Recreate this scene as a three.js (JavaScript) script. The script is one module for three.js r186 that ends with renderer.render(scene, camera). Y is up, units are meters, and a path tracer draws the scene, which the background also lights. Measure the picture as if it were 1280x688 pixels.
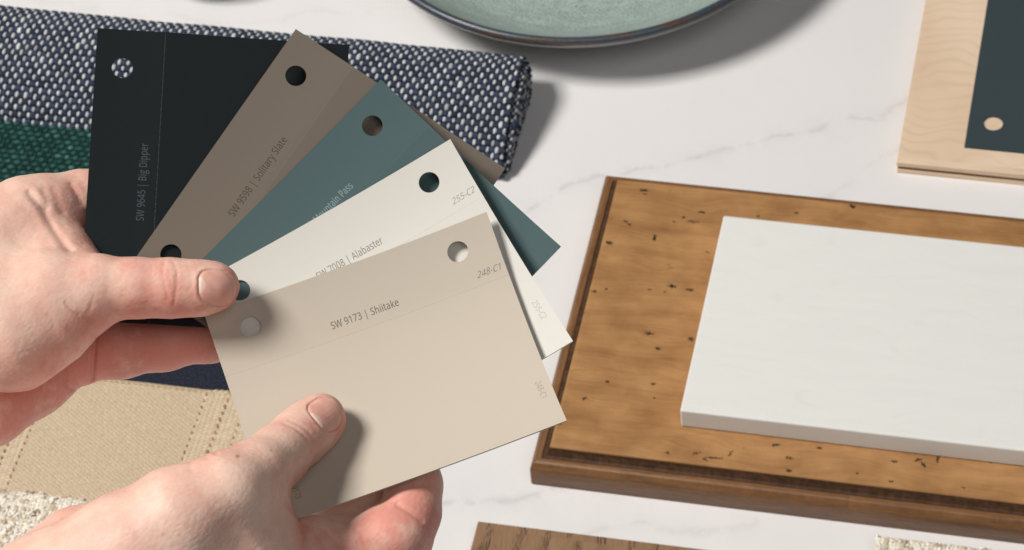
import * as THREE from 'three';
import { mergeGeometries, toCreasedNormals } from 'three/addons/utils/BufferGeometryUtils.js';
import { RoundedBoxGeometry } from 'three/addons/geometries/RoundedBoxGeometry.js';
import { RectAreaLightUniformsLib } from 'three/addons/lights/RectAreaLightUniformsLib.js';
import { Brush, Evaluator, SUBTRACTION } from 'three-bvh-csg';
import { createNoise3D, createNoise2D } from 'simplex-noise';

// ---------------------------------------------------------------- camera, lamps, exposure
const scene = new THREE.Scene();
scene.background = new THREE.Color(0.035, 0.035, 0.036);          // the dim studio round the table
const rad = (d) => d * Math.PI / 180;
const EL = rad(48), ROLL = rad(6), DIST = 1.6;
const camera = new THREE.PerspectiveCamera(9.831, 1024 / 550, 0.05, 20);
const fwd = new THREE.Vector3(0, -Math.sin(EL), -Math.cos(EL));
camera.position.copy(fwd).multiplyScalar(-DIST);
camera.up.set(0, 1, 0);
camera.lookAt(0, 0, 0);
camera.rotateZ(-ROLL);
camera.updateMatrixWorld(true);
camera.focus = 1.0;
camera.userData.fStop = camera.getFocalLength() / 1000 / 0.0019;

const renderer = new THREE.WebGLRenderer({ antialias: true });
renderer.toneMapping = THREE.LinearToneMapping;
renderer.toneMappingExposure = 1;
renderer.shadowMap.enabled = true;
RectAreaLightUniformsLib.init();

function softbox(label, pos, target, w, h, intensity, color) {
  const g = new THREE.Group(); g.name = numbered('softbox_light');
  g.userData = { label, category: 'softbox' };
  g.position.set(...pos); g.lookAt(...target); scene.add(g);
  const shell = new THREE.Mesh(new RoundedBoxGeometry(w + 0.03, h + 0.03, 0.05, 2, 0.01), new THREE.MeshStandardMaterial({ color: 0x151515, roughness: 0.8 }));
  shell.name = 'housing'; shell.position.z = -0.03; g.add(shell);
  const face = new THREE.Mesh(new THREE.BoxGeometry(w, h, 0.004), new THREE.MeshStandardMaterial({ color: 0xffffff, emissive: color, emissiveIntensity: 0.6 }));
  face.name = 'lamp_diffuser'; face.position.z = 0.003; g.add(face);
  const l = new THREE.RectAreaLight(color, intensity, w, h);
  l.position.z = 0.012; l.rotation.y = Math.PI; l.name = 'lamp'; g.add(l);
  return g;
}
const used = {};
function numbered(n) { const k = used[n] = (used[n] ?? -1) + 1; return k ? n + '_' + String(k).padStart(3, '0') : n; }
softbox('small key softbox high on the left of the table', [-1.84, 2.72, 0.12], [0, 0.1, 0.05], 0.85, 0.85, 49, new THREE.Color(1, 0.965, 0.92));
softbox('large dim fill softbox above the camera', [0.8, 2.9, 2.0], [0, 0.1, 0], 2.1, 1.8, 0.88, new THREE.Color(0.97, 0.98, 1));

// ---------------------------------------------------------------- helpers
const TH = rad(16.3);                                            // everything on the table is squared up to this turn
const mm = 0.001333, fm = 0.001;                             // one layout unit on the table, one unit in the held fan
function rng(seed) { let s = seed >>> 0; return () => { s = (s + 0x6D2B79F5) | 0; let t = Math.imul(s ^ (s >>> 15), 1 | s); t = (t + Math.imul(t ^ (t >>> 7), 61 | t)) ^ t; return ((t ^ (t >>> 14)) >>> 0) / 4294967296; }; }
const n2 = createNoise2D(rng(7)), n3 = createNoise3D(rng(11));
const clamp = (x, a = 0, b = 1) => Math.min(b, Math.max(a, x));
const sst = (a, b, x) => { const t = clamp((x - a) / (b - a)); return t * t * (3 - 2 * t); };
const lerp = (a, b, t) => a + (b - a) * t;
const mix3 = (a, b, t) => [lerp(a[0], b[0], t), lerp(a[1], b[1], t), lerp(a[2], b[2], t)];
const fbm2 = (x, y, o = 4) => { let s = 0, a = 0.5; for (let i = 0; i < o; i++) { s += a * n2(x, y); x = x * 2.03 + 17.1; y = y * 2.03 - 9.7; a *= 0.5; } return s; };
const toS = (c) => 255 * (c <= 0.0031308 ? 12.92 * c : 1.055 * Math.pow(c, 1 / 2.4) - 0.055);
function pic(w, h, fn, srgb = true, wrap = THREE.RepeatWrapping) {      // fn(x, y) -> linear rgb or a grey number
  const d = new Uint8Array(w * h * 4);
  for (let y = 0, k = 0; y < h; y++) for (let x = 0; x < w; x++, k += 4) {
    const c = fn(x, y);
    if (typeof c === 'number') d[k] = d[k + 1] = d[k + 2] = 255 * clamp(c);
    else { d[k] = toS(clamp(c[0])); d[k + 1] = toS(clamp(c[1])); d[k + 2] = toS(clamp(c[2])); }
    d[k + 3] = 255;
  }
  const t = new THREE.DataTexture(d, w, h); t.magFilter = THREE.LinearFilter; t.minFilter = THREE.LinearMipmapLinearFilter; t.generateMipmaps = true;
  t.wrapS = t.wrapT = wrap; if (srgb) t.colorSpace = THREE.SRGBColorSpace; t.needsUpdate = true; return t;
}
function add(name, geo, mat, parent = scene) {
  const m = new THREE.Mesh(geo, mat); m.name = parent === scene ? numbered(name) : name; m.castShadow = m.receiveShadow = true; parent.add(m); return m;
}
function thing(name, label, category, a, b, h = 0, group) {      // a Group on the table: a, b in mm along the layout, h in mm
  const g = new THREE.Group(); g.name = numbered(name); g.userData = { label, category }; if (group) g.userData.group = group;
  g.position.set((a * Math.cos(TH) - b * Math.sin(TH)) * mm, h * mm, (a * Math.sin(TH) + b * Math.cos(TH)) * mm);
  g.rotation.y = -TH; scene.add(g); return g;
}
function planarUV(geo, fn) { const p = geo.attributes.position, uv = new Float32Array(p.count * 2); for (let i = 0; i < p.count; i++) { const r = fn(p.getX(i), p.getY(i), p.getZ(i)); uv[2 * i] = r[0]; uv[2 * i + 1] = r[1]; } geo.setAttribute('uv', new THREE.BufferAttribute(uv, 2)); return geo; }
const std = (o) => new THREE.MeshPhysicalMaterial(o);
const rgb = (r, g, b) => new THREE.Color().setRGB(r, g, b);

// ---------------------------------------------------------------- marble table top
{
  const S = 1700, SIZE = 560;                                    // texture covers 560 mm of marble, then mirrors
  const veins = [                                                // polylines in layout mm: points, half width, strength
    [[[-30, -34], [-6, -30], [18, -52], [40, -62], [58, -70.6], [75, -79.6], [93, -86.4], [107, -95], [122, -101], [133, -110], [165, -128], [230, -150]], 1.5, 0.3],
    [[[104, -52], [117.8, -63.3], [130.5, -83], [144, -97.8], [170, -112], [240, -135]], 1.1, 0.2],
    [[[-60, 128], [-20, 116], [0, 109], [9, 108], [25, 101], [60, 90]], 2.6, 0.34],
    [[[40, 118], [62, 110], [80, 108], [110, 103]], 2.2, 0.18],
    [[[-230, -120], [-150, -118], [-60, -140]], 2, 0.12],
  ];
  const img = pic(S, S, (x, y) => {
    let a = (x / S - 0.5) * SIZE, b = (y / S - 0.5) * SIZE;
    const wa = a + 4 * fbm2(a * 0.03, b * 0.03 + 3, 3) + 0.3 * n2(a * 0.3, b * 0.3), wb = b + 4 * fbm2(a * 0.03 + 40, b * 0.03, 3) + 0.3 * n2(a * 0.3 + 9, b * 0.3);
    let dark = 0;
    for (const [pts, w, k] of veins) {
      let best = 1e9;
      for (let i = 0; i + 1 < pts.length; i++) {
        const [x0, y0] = pts[i], [x1, y1] = pts[i + 1], dx = x1 - x0, dy = y1 - y0, t = clamp(((wa - x0) * dx + (wb - y0) * dy) / (dx * dx + dy * dy));
        best = Math.min(best, Math.hypot(wa - x0 - t * dx, wb - y0 - t * dy));
      }
      if (best < w * 8) { const m = 0.15 + 0.95 * sst(-0.35, 0.4, fbm2(a * 0.05 + 70, b * 0.05, 3)) + 0.5 * fbm2(a * 0.3, b * 0.3, 3); dark += k * 0.95 * Math.max(0, m) * (0.6 * Math.exp(-((best / w) ** 2) * 2.2) + 0.4 * Math.exp(-best / (w * 2.4))); }
    }
    const cloud = fbm2(a * 0.012 + 5, b * 0.012, 4), fine = n2(a * 1.3, b * 1.3) * 0.006;
    const base = 0.8 + 0.02 * cloud + fine, d = clamp(dark, 0, 0.6);
    return [base * (1 - 0.5 * d), base * 0.985 * (1 - 0.53 * d), base * 0.975 * (1 - 0.5 * d)];
  }, true, THREE.MirroredRepeatWrapping);
  const g = new RoundedBoxGeometry(2.4, 0.03, 2.0, 3, 0.004);
  planarUV(g, (x, y, z) => [x / (SIZE * mm) + 0.5, z / (SIZE * mm) + 0.5]);
  const m = add('table_top', g, std({ map: img, roughness: 0.42, specularIntensity: 0.6 }));
  m.position.y = -0.015; m.rotation.y = -TH;
  m.userData = { kind: 'structure', label: 'white marble table top with faint grey veins', category: 'table top' };
}

// ---------------------------------------------------------------- stained wooden board
const maple = (() => {
  const W = 1500, H = 1100, LW = 180, LH = 145;                  // mm covered, from layout corner (20, -48)
  const dents = [
    [[44.6, -36.3], 2.1, 0.6, 0, 1], [[45.3, -34.4], 1, 0.5, 0.2, 0.6], [[67.9, -28.3], 1.4, 0.6, 0, 0.9], [[61.6, -24.7], 0.9, 0.6, 0, 0.8], [[65.5, -23], 2.8, 0.9, 0, 0.6], [[40.5, -19.6], 1.1, 0.6, 0.3, 0.7],
    [[42.3, -18.2], 0.9, 0.6, 0.3, 0.9], [[58.4, -22], 0.8, 0.4, 0, 0.6], [[52.6, -13], 0.75, 1.9, 0, 1], [[36.4, -8.1], 1.7, 0.9, 0, 1], [[73.2, -8.8], 1.2, 0.6, 0, 0.6], [[63.1, 9.8], 1.7, 0.95, 0.1, 1],
    [[70, 10.5], 1.6, 0.8, 0, 0.8], [[35.4, 16.3], 1, 0.6, 0, 0.9], [[39.5, 14.5], 0.8, 0.5, 0, 0.9], [[55.3, 12.6], 1, 0.5, 0, 0.6], [[61, 13], 0.9, 0.6, 0, 0.6], [[58.9, 33.5], 1.8, 0.8, 0, 1],
    [[74.3, 34], 1.3, 1.1, 0.3, 0.9], [[63.3, 40.1], 1, 0.7, 0, 0.9], [[48.1, 58], 1, 0.6, 0, 0.9], [[64.6, 56.6], 0.9, 0.6, 0, 0.9], [[41.6, 66.9], 1, 0.8, 0, 0.9], [[66.3, 63], 0.7, 0.5, 0, 0.8],
    [[75.1, 86.7], 1, 0.6, 0, 0.8], [[85, 85.5], 1.6, 0.6, -0.4, 0.8], [[91.2, 86.6], 3.4, 0.45, -0.1, 0.9], [[88.6, 87.9], 1.2, 0.5, 0.5, 0.8], [[96.9, 83.7], 0.7, 1.4, 0.3, 0.7], [[111.7, 77.7], 1.7, 0.7, -0.3, 0.9],
    [[117.5, 82.6], 1.5, 0.8, 0, 0.8], [[118.2, 88.3], 1.2, 0.7, 0, 0.9], [[127.1, 76.6], 1.1, 0.6, 0, 0.9], [[153.4, 78.8], 1.3, 0.6, 0, 0.9], [[153.6, 87.6], 1, 0.6, 0, 0.8], [[161.5, 76.8], 1.6, 0.7, -0.5, 0.9],
    [[163.6, 78.6], 0.8, 1.4, -0.5, 0.9], [[168.2, 75.4], 0.6, 1.9, 0, 0.8], [[186.7, 73.9], 1.4, 0.6, 0, 0.9], [[89.2, -29.2], 0.9, 0.6, 0, 0.7], [[102.7, -32.8], 0.9, 0.6, 0, 0.7], [[122.8, -39], 1.5, 0.8, 0.3, 1],
    [[101, 80.6], 0.7, 0.4, 0, 0.7], [[141.5, 85.9], 0.7, 0.5, 0, 0.7], [[178.3, 86.7], 0.8, 0.5, 0, 0.7], [[27.4, -28.7], 0.8, 0.5, 0, 0.7], [[35.1, 79.6], 0.8, 0.5, 0, 0.6],
  ];
  const pit = (a, b) => {
    let s = 0;
    for (const [[x, y], rx, ry, t, k] of dents) {
      const dx = a - x, dy = b - y; if (Math.abs(dx) > 6 || Math.abs(dy) > 6) continue;
      const c = Math.cos(t), q = Math.sin(t), u = (dx * c + dy * q) / rx, v = (-dx * q + dy * c) / ry, r = Math.hypot(u, v) + 0.5 * n2(a * 0.9, b * 0.9);
      s = Math.max(s, k * 0.95 * (1 - sst(0.5, 0.95, r)));
    }
    return s;
  };
  const grain = (a, b) => {
    const warp = 5 * fbm2(a * 0.012, b * 0.03, 3), bb = b + warp;
    const band = fbm2(a * 0.006 + 3, bb * 0.11, 4), fine = n2(a * 0.035, bb * 0.85) * 0.6 + n2(a * 0.07 + 8, bb * 2.1) * 0.55 + n2(a * 0.5, bb * 3.3) * 0.25, blotch = fbm2(a * 0.035 + 20, b * 0.05, 4), curl = n2(a * 0.16 + 0.9 * n2(a * 0.03, b * 0.05), b * 0.06);
    return { band, fine, blotch, curl };
  };
  const col = pic(W, H, (x, y) => {
    const a = 20 + x / W * LW, b = -48 + y / H * LH, g = grain(a, b);
    let t = 0.58 + 0.28 * g.band + 0.16 * g.fine + 0.42 * g.blotch + 0.06 * g.curl;
    let c = mix3([0.25, 0.115, 0.042], [0.5, 0.272, 0.112], clamp(t));
    const line = sst(0.965, 1, 1 - Math.abs(n2(a * 0.008 + 60, (b + 4 * fbm2(a * 0.02, b * 0.02, 2)) * 0.13)));
    c = mix3(c, [0.17, 0.07, 0.018], line * 0.4 * sst(-0.1, 0.5, n2(a * 0.03, b * 0.02 + 9)));
    const p = pit(a, b); c = mix3(c, [0.022, 0.012, 0.008], p);
    return c;
  }, true, THREE.ClampToEdgeWrapping);
  const bump = pic(W, H, (x, y) => { const a = 20 + x / W * LW, b = -48 + y / H * LH, g = grain(a, b); return 0.8 - 0.75 * pit(a, b) + 0.05 * g.fine; }, false, THREE.ClampToEdgeWrapping);
  return { col, bump, uv: (a, b) => [(a - 20) / LW, (b + 48) / LH] };
})();
{
  const A0 = 27.3, A1 = 230, B0 = -46.5, B1 = 96.5;              // outer rectangle, layout mm
  const g = thing('wooden_board', 'amber stained distressed wooden board with moulded edge, under the white marble tile', 'wood sample', (A0 + A1) / 2, (B0 + B1) / 2);
  const ca = (A0 + A1) / 2, cb = (B0 + B1) / 2;
  const ring = (prof) => {                                       // sweep [inset, height] round the rectangle with mitred corners
    const pos = [], uv = [];
    for (let s = 0; s < 4; s++) {
      const pt = ([i, h], end) => {
        const x0 = A0 + i, x1 = A1 - i, z0 = B0 + i, z1 = B1 - i;
        const c = [[x0, z1], [x1, z1], [x1, z0], [x0, z0]];
        const q = c[(s + end) % 4]; const along = s % 2 ? q[1] : q[0];
        return { p: [(q[0] - ca) * mm, h * mm, (q[1] - cb) * mm], t: [(along + 40) / 180, (s * 37 + i + (15 - h)) / 145] };
      };
      for (let k = 0; k + 1 < prof.length; k++) {
        const N = 1, a = pt(prof[k], 0), b = pt(prof[k], 1), c = pt(prof[k + 1], 1), d = pt(prof[k + 1], 0);
        for (const v of [a, b, c, a, c, d]) { pos.push(...v.p); uv.push(...v.t); }
      }
    }
    const geo = new THREE.BufferGeometry(); geo.setAttribute('position', new THREE.Float32BufferAttribute(pos, 3)); geo.setAttribute('uv', new THREE.Float32BufferAttribute(uv, 2));
    return toCreasedNormals(geo, 0.7);
  };
  const strip = pic(1024, 512, (x, y) => {                       // stained edge wood, grain along u
    const a = x / 1024 * 180, b = y / 512 * 145, f = n2(a * 0.12, b * 3.1) * 0.5 + n2(a * 0.4, b * 7) * 0.3 + fbm2(a * 0.03, b * 0.6, 4);
    return mix3([0.12, 0.054, 0.021], [0.28, 0.138, 0.056], clamp(0.5 + 0.42 * f));
  });
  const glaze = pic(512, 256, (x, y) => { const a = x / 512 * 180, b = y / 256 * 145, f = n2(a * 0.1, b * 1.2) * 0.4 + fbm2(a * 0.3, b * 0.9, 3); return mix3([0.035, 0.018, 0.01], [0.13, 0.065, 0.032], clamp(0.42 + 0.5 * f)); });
  const edge = [[0.5, 0], [0, 0.6], [0, 8.2], [0.12, 9.2], [0.55, 10.2], [1.25, 11], [2.0, 11.4], [2.9, 11.5], [3.5, 11.3]];
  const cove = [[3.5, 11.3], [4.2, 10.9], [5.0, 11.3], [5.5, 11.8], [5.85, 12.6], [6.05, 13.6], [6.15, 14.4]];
  const lip = [[6.15, 14.4], [6.3, 14.8], [6.7, 15], [7.4, 15]];
  add('moulded_edge', ring(edge), std({ map: strip, bumpMap: strip, bumpScale: 0.00015, roughness: 0.42 }), g);
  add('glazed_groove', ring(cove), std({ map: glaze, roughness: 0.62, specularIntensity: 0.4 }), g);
  const top = new THREE.PlaneGeometry(A1 - A0 - 14.8, B1 - B0 - 14.8, 1, 1); top.rotateX(-Math.PI / 2); top.scale(mm, mm, mm); top.translate(0, 15 * mm, 0); top.deleteAttribute('uv');
  const lg = ring(lip); lg.deleteAttribute('uv');
  const tg = mergeGeometries([top.toNonIndexed(), lg]);
  planarUV(tg, (x, y, z) => maple.uv(x / mm + ca, z / mm + cb));
  add('top_panel', tg, std({ map: maple.col, bumpMap: maple.bump, bumpScale: 0.0009, roughness: 0.4, specularIntensity: 0.7, clearcoat: 0.12, clearcoatRoughness: 0.35 }), g);
}

// ---------------------------------------------------------------- white marble tile on the board
{
  const A0 = 77.6, A1 = 225, B0 = -19.6, B1 = 74.6;
  const g = thing('marble_tile', 'polished white marble tile with faint veins lying on the stained wooden board', 'tile', (A0 + A1) / 2, (B0 + B1) / 2, 15.05);
  const tex = pic(1200, 800, (x, y) => {
    const a = x / 1200 * 150, b = y / 800 * 96, w = b + 5 * fbm2(a * 0.02, b * 0.02, 3);
    const v = fbm2(a * 0.02 + 4, w * 0.13, 4), s = sst(0.86, 1, 1 - Math.abs(n2(a * 0.014 + 30, w * 0.06))) * sst(-0.1, 0.6, n2(a * 0.04, b * 0.05));
    const fine = sst(0.25, 0.7, fbm2(a * 0.09 + 50, w * 0.5, 3));
    const k = 0.82 + 0.016 * v - 0.022 * s - 0.01 * fine;
    return [k * 0.985, k * 0.985, k * 0.945];
  });
  const geo = new RoundedBoxGeometry((A1 - A0) * mm, 9 * mm, (B1 - B0) * mm, 3, 0.8 * mm);
  const rg = rng(5), p = geo.attributes.position;
  planarUV(geo, (x, y, z) => [x / mm / 150 + 0.5, (z + y * 0.9) / mm / 96 + 0.5]);
  const m = add('slab', geo, std({ map: tex, roughness: 0.3, specularIntensity: 0.7 }), g); m.position.y = 4.5 * mm;
}

// ---------------------------------------------------------------- plywood panel and the dark card on it
{
  const A0 = 135.2, A1 = 260, B0 = -260, B1 = -72.3;
  const g = thing('plywood_panel', 'pale birch plywood panel with thin visible plies at the upper right', 'wood sample', (A0 + A1) / 2, (B0 + B1) / 2);
  const birch = pic(1000, 1400, (x, y) => {
    const a = x / 1000 * 125, b = y / 1400 * 188, w = b + 9 * fbm2(a * 0.018 + 3, b * 0.018, 3) + 2.2 * Math.sin(a * 0.09 + 2 * n2(a * 0.02, b * 0.02));
    const ringv = Math.sin(w * 1.15 + 3 * fbm2(a * 0.03, w * 0.05, 2)), sharp = Math.pow(0.5 + 0.5 * ringv, 4), pore = n2(a * 2.2, b * 0.5) * 0.5 + n2(a * 4.3, b * 1.1) * 0.5;
    const t = 0.62 - 0.24 * sharp * (0.4 + 0.6 * sst(-0.4, 0.4, fbm2(a * 0.02, b * 0.015 + 8, 2))) + 0.06 * pore + 0.3 * fbm2(a * 0.02 + 9, b * 0.01, 3);
    return mix3([0.64, 0.455, 0.305], [0.88, 0.705, 0.53], clamp(t));
  });
  const core = pic(256, 64, (x, y) => { const f = n2(x * 0.11, y * 0.2) * 0.5 + n2(x * 0.31, y * 0.3) * 0.3; return mix3([0.16, 0.075, 0.028], [0.3, 0.16, 0.07], clamp(0.5 + 0.5 * f)); });
  const w = (A1 - A0) * mm, d = (B1 - B0) * mm;
  const ply = (name, y, t, inset, mat, sc) => { const geo = new RoundedBoxGeometry(w - inset * mm, t * mm, d - inset * mm, 2, 0.18 * mm); planarUV(geo, (x, yy, z) => [x / mm / 125 + 0.5, (z + yy * 3) / mm / 188 * sc + 0.5]); const m = add(name, geo, mat, g); m.position.y = (y + t / 2) * mm; return m; };
  const bm = std({ map: birch, bumpMap: birch, bumpScale: 0.0001, roughness: 0.55, specularIntensity: 0.5 });
  ply('face_veneer', 3.75, 2.2, 0, bm, 1);
  ply('core_ply', 2.0, 1.7, 0.9, std({ map: core, roughness: 0.8 }), 3);
  ply('back_veneer', 0.05, 1.9, 0.3, bm, 1);
}

// ---------------------------------------------------------------- oak sample along the bottom edge
{
  const A0 = 13.4, A1 = 135, B0 = 119.8, B1 = 190;
  const g = thing('oak_sample', 'brown open grained oak sample cut off by the bottom edge', 'wood sample', (A0 + A1) / 2, (B0 + B1) / 2);
  const oak = (a, b) => {
    const w = a + 2.5 * fbm2(a * 0.05, b * 0.012, 3);
    const ringp = ((w * 0.105 + 0.35 * n2(w * 0.02, b * 0.006)) % 1 + 1) % 1, early = sst(0.55, 0.95, ringp) * (1 - sst(0.97, 1, ringp));
    const pore = sst(0.32, 0.62, n2(w * 2.1, b * 0.13)) * (0.15 + 0.85 * early), pale = sst(0.5, 0.8, n2(w * 2.4 + 40, b * 0.16)) * early;
    return { t: 0.55 + 0.25 * fbm2(w * 0.1, b * 0.01, 3) + 0.12 * n2(w * 1.4, b * 0.05) - 0.22 * early, pore, pale };
  };
  const col = pic(1200, 700, (x, y) => { const o = oak(x / 10, y / 10); let c = mix3([0.19, 0.105, 0.055], [0.37, 0.225, 0.125], clamp(o.t)); c = mix3(c, [0.028, 0.016, 0.01], 0.85 * o.pore); return mix3(c, [0.42, 0.31, 0.2], 0.5 * o.pale); });
  const bmp = pic(1200, 700, (x, y) => 0.8 - 0.7 * oak(x / 10, y / 10).pore, false);
  const geo = new RoundedBoxGeometry((A1 - A0) * mm, 6 * mm, (B1 - B0) * mm, 2, 0.35 * mm);
  planarUV(geo, (x, y, z) => [(x / mm + (A1 - A0) / 2 + y / mm) / 120, (z / mm + 35 - y / mm) / 70]);
  const m = add('plank', geo, std({ map: col, bumpMap: bmp, bumpScale: 0.0005, roughness: 0.55 }), g); m.position.y = 3.05 * mm;
}

// ---------------------------------------------------------------- stoneware plate
{
  const g = new THREE.Group(); g.name = numbered('plate'); scene.add(g); g.position.set(45.5 * mm, 0, -188.5 * mm);
  g.userData = { label: 'speckled celadon green stoneware plate with dark rim at the top edge', category: 'plate' };
  const lathe = (pts) => new THREE.LatheGeometry(new THREE.CatmullRomCurve3(pts.map(([r, h]) => new THREE.Vector3(r * mm, h * mm, 0)), false, 'centripetal').getPoints(pts.length * 6).map((v) => new THREE.Vector2(Math.max(v.x, 1e-5), v.y)), 180);
  const wob = (geo) => { const p = geo.attributes.position; for (let i = 0; i < p.count; i++) { const x = p.getX(i), z = p.getZ(i), t = Math.atan2(z, x), r = Math.hypot(x, z); p.setY(i, p.getY(i) + (r > 70 * mm ? 0.0006 * Math.sin(2 * t + 1) : 0)); } geo.computeVertexNormals(); return geo; };
  const glaze = (u, v) => { const sp = n2(u * 300, v * 62), sp2 = n2(u * 560 + 5, v * 118), cl = fbm2(u * 30, v * 12, 3); return { sp: sst(0.1, 0.75, sp) * 0.7 + sst(0.2, 0.8, sp2) * 0.5, cl }; };
  const inner = pic(2048, 1024, (x, y) => { const q = glaze(x / 2048, y / 1024); return mix3(mix3([0.36, 0.45, 0.41], [0.47, 0.55, 0.51], clamp(0.5 + q.cl)), [0.1, 0.165, 0.16], clamp(q.sp) * 0.95); });
  const rim = pic(1024, 128, (x, y) => { const u = x / 1024, v = y / 128, k = fbm2(u * 26 + 3, v * 1.4, 4), s = sst(0.1, 0.6, n2(u * 300, v * 16)); return mix3(mix3([0.07, 0.036, 0.024], [0.03, 0.05, 0.075], sst(-0.25, 0.2, k)), [0.16, 0.2, 0.21], s * 0.4); });
  const under = pic(1024, 256, (x, y) => { const k = fbm2(x * 0.02, y * 0.06, 4); return mix3([0.26, 0.27, 0.27], [0.4, 0.42, 0.42], clamp(0.5 + k)); });
  const gl = { roughness: 0.38, clearcoat: 0.25, clearcoatRoughness: 0.28 };
  add('well', wob(lathe([[0.1, 8], [40, 8.2], [60, 9.2], [72, 12], [82, 17.5], [89, 23.5], [92.2, 26.6]])), std({ map: inner, bumpMap: inner, bumpScale: 0.00012, ...gl }), g);
  add('rim', wob(lathe([[92.2, 26.6], [93.6, 28.0], [94.9, 28.4], [95.9, 27.8], [96.3, 26.6], [96.0, 25.4]])), std({ map: rim, ...gl }), g);
  add('underside', wob(lathe([[96.0, 25.4], [94, 22.6], [87, 16], [76, 9], [62, 4.5], [55, 3], [54, 0.2], [50, 0.2], [49, 3], [0.1, 3.2]])), std({ map: under, ...gl }), g);
}
// small bowl whose shadow enters at the top edge
{
  const g = new THREE.Group(); g.name = numbered('small_bowl'); scene.add(g); g.position.set(-113 * mm, 0, -191 * mm);
  g.userData = { label: 'small stoneware pinch bowl just beyond the top edge behind the tweed', category: 'bowl' };
  const pts = [[0.1, 3], [14, 3.4], [21, 8], [25, 17], [26.5, 24], [27.4, 24.6], [28.2, 24], [27, 15], [22, 5], [15, 0.2], [0.1, 0.2]].map(([r, h]) => new THREE.Vector2(r * mm, h * mm));
  add('bowl_body', new THREE.LatheGeometry(pts, 72), std({ color: rgb(0.1, 0.11, 0.12), roughness: 0.4 }), g);
}

// ---------------------------------------------------------------- fabrics
const unit = new THREE.SphereGeometry(1, 10, 7);
function yarns(name, parent, mat, list) {                        // list of { p, t, n, s: [along, across, up], c }
  const im = new THREE.InstancedMesh(unit, mat, list.length), M = new THREE.Matrix4(), X = new THREE.Vector3(), Y = new THREE.Vector3(), Z = new THREE.Vector3(), c = new THREE.Color();
  list.forEach((q, i) => {
    Y.fromArray(q.n).normalize(); X.fromArray(q.t); X.addScaledVector(Y, -X.dot(Y)).normalize(); Z.crossVectors(X, Y);
    M.makeBasis(X.clone().multiplyScalar(q.s[0] * mm), Y.clone().multiplyScalar(q.s[2] * mm), Z.clone().multiplyScalar(q.s[1] * mm)); M.setPosition(q.p[0] * mm, q.p[1] * mm, q.p[2] * mm);
    im.setMatrixAt(i, M); im.setColorAt(i, c.setRGB(...q.c));
  });
  im.name = name; im.castShadow = im.receiveShadow = true; im.userData.kind = 'stuff'; parent.add(im); return im;
}
// a cloth cross-section: polyline (b, h) in mm resampled by arc length; at(s) -> point, tangent, normal
function section(pts, closed = false) {
  const cv = new THREE.CatmullRomCurve3(pts.map(([b, h]) => new THREE.Vector3(0, h, b)), closed, 'centripetal'); const L = cv.getLength();
  cv.arcLengthDivisions = 400; cv.updateArcLengths();
  return { L, at: (s) => { const u = clamp(s / L), p = cv.getPointAt(u), t = cv.getTangentAt(u); return { b: p.z, h: p.y, tb: t.z, th: t.y }; } };
}
function clothBody(parent, name, sec, A0, A1, thick, mat, wave) {  // solid sheet of that thickness along the section
  const nu = 60, nv = 90, pos = [], uv = [], idx = [];
  for (let side = 0; side < 2; side++) for (let j = 0; j <= nv; j++) for (let i = 0; i <= nu; i++) {
    const s = j / nv * sec.L, q = sec.at(s), a = lerp(A0, A1, i / nu), nb = q.th, nh = -q.tb, o = side ? -thick : 0, w = wave ? wave(a, q.b) : 0;
    pos.push(a * mm, Math.max(0.1, q.h + o * nh + w) * mm, (q.b + o * nb) * mm); uv.push(a / 100, s / 100);
  }
  const row = nu + 1, N = row * (nv + 1);
  for (let j = 0; j < nv; j++) for (let i = 0; i < nu; i++) { const k = j * row + i; idx.push(k, k + row, k + 1, k + 1, k + row, k + row + 1, N + k, N + k + 1, N + k + row, N + k + 1, N + k + row + 1, N + k + row); }
  for (let i = 0; i < nu; i++) { const e = nv * row; idx.push(i, i + 1, N + i, i + 1, N + i + 1, N + i, e + i, N + e + i, e + i + 1, e + i + 1, N + e + i, N + e + i + 1); }
  for (let j = 0; j < nv; j++) { const k = j * row, e = k + nu; idx.push(k, N + k, k + row, k + row, N + k, N + k + row, e, e + row, N + e, e + row, N + e + row, N + e); }
  const g = new THREE.BufferGeometry(); g.setAttribute('position', new THREE.Float32BufferAttribute(pos, 3)); g.setAttribute('uv', new THREE.Float32BufferAttribute(uv, 2)); g.setIndex(idx); g.computeVertexNormals();
  return add(name, g, mat, parent);
}
const cloth = (c, extra = {}) => std({ color: rgb(...c), roughness: 0.95, specularIntensity: 0.2, sheen: 0.3, sheenRoughness: 0.6, sheenColor: rgb(...c.map((x) => Math.min(1, x * 1.6))), ...extra });
const yarnMat = std({ color: 0xffffff, roughness: 0.9, specularIntensity: 0.25 });
function weave(parent, sec, A0, A1, s0, s1, cw, ch, pick, seed, wave, side = 1) {
  const r = rng(seed), list = [], nu = Math.round((A1 - A0) / cw), nv = Math.round((s1 - s0) / ch);
  for (let j = 0; j < nv; j++) for (let i = 0; i < nu; i++) {
    const s = s0 + (j + 0.5 + (r() - 0.5) * 0.12) * ch, q = sec.at(s), a = A0 + (i + 0.5 + (r() - 0.5) * 0.14 + 0.25 * n2(j * 0.13, seed)) * cw;
    const n = [0, -q.tb * side, q.th * side], f = pick(i, j, r, a); if (!f) continue;
    const w = wave ? wave(a, q.b) : 0;
    list.push({ p: [a, q.h + n[1] * f.up + w, q.b + n[2] * f.up], n: [(r() - 0.5) * 0.12, n[1], n[2]], t: f.along ? [0.08 * (r() - 0.5) + (f.skew || 0), q.th, q.tb] : [1, 0.1 * (r() - 0.5), (f.skew || 0) + 0.1 * (r() - 0.5)], s: f.s, c: f.c });
  }
  return list;
}
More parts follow.
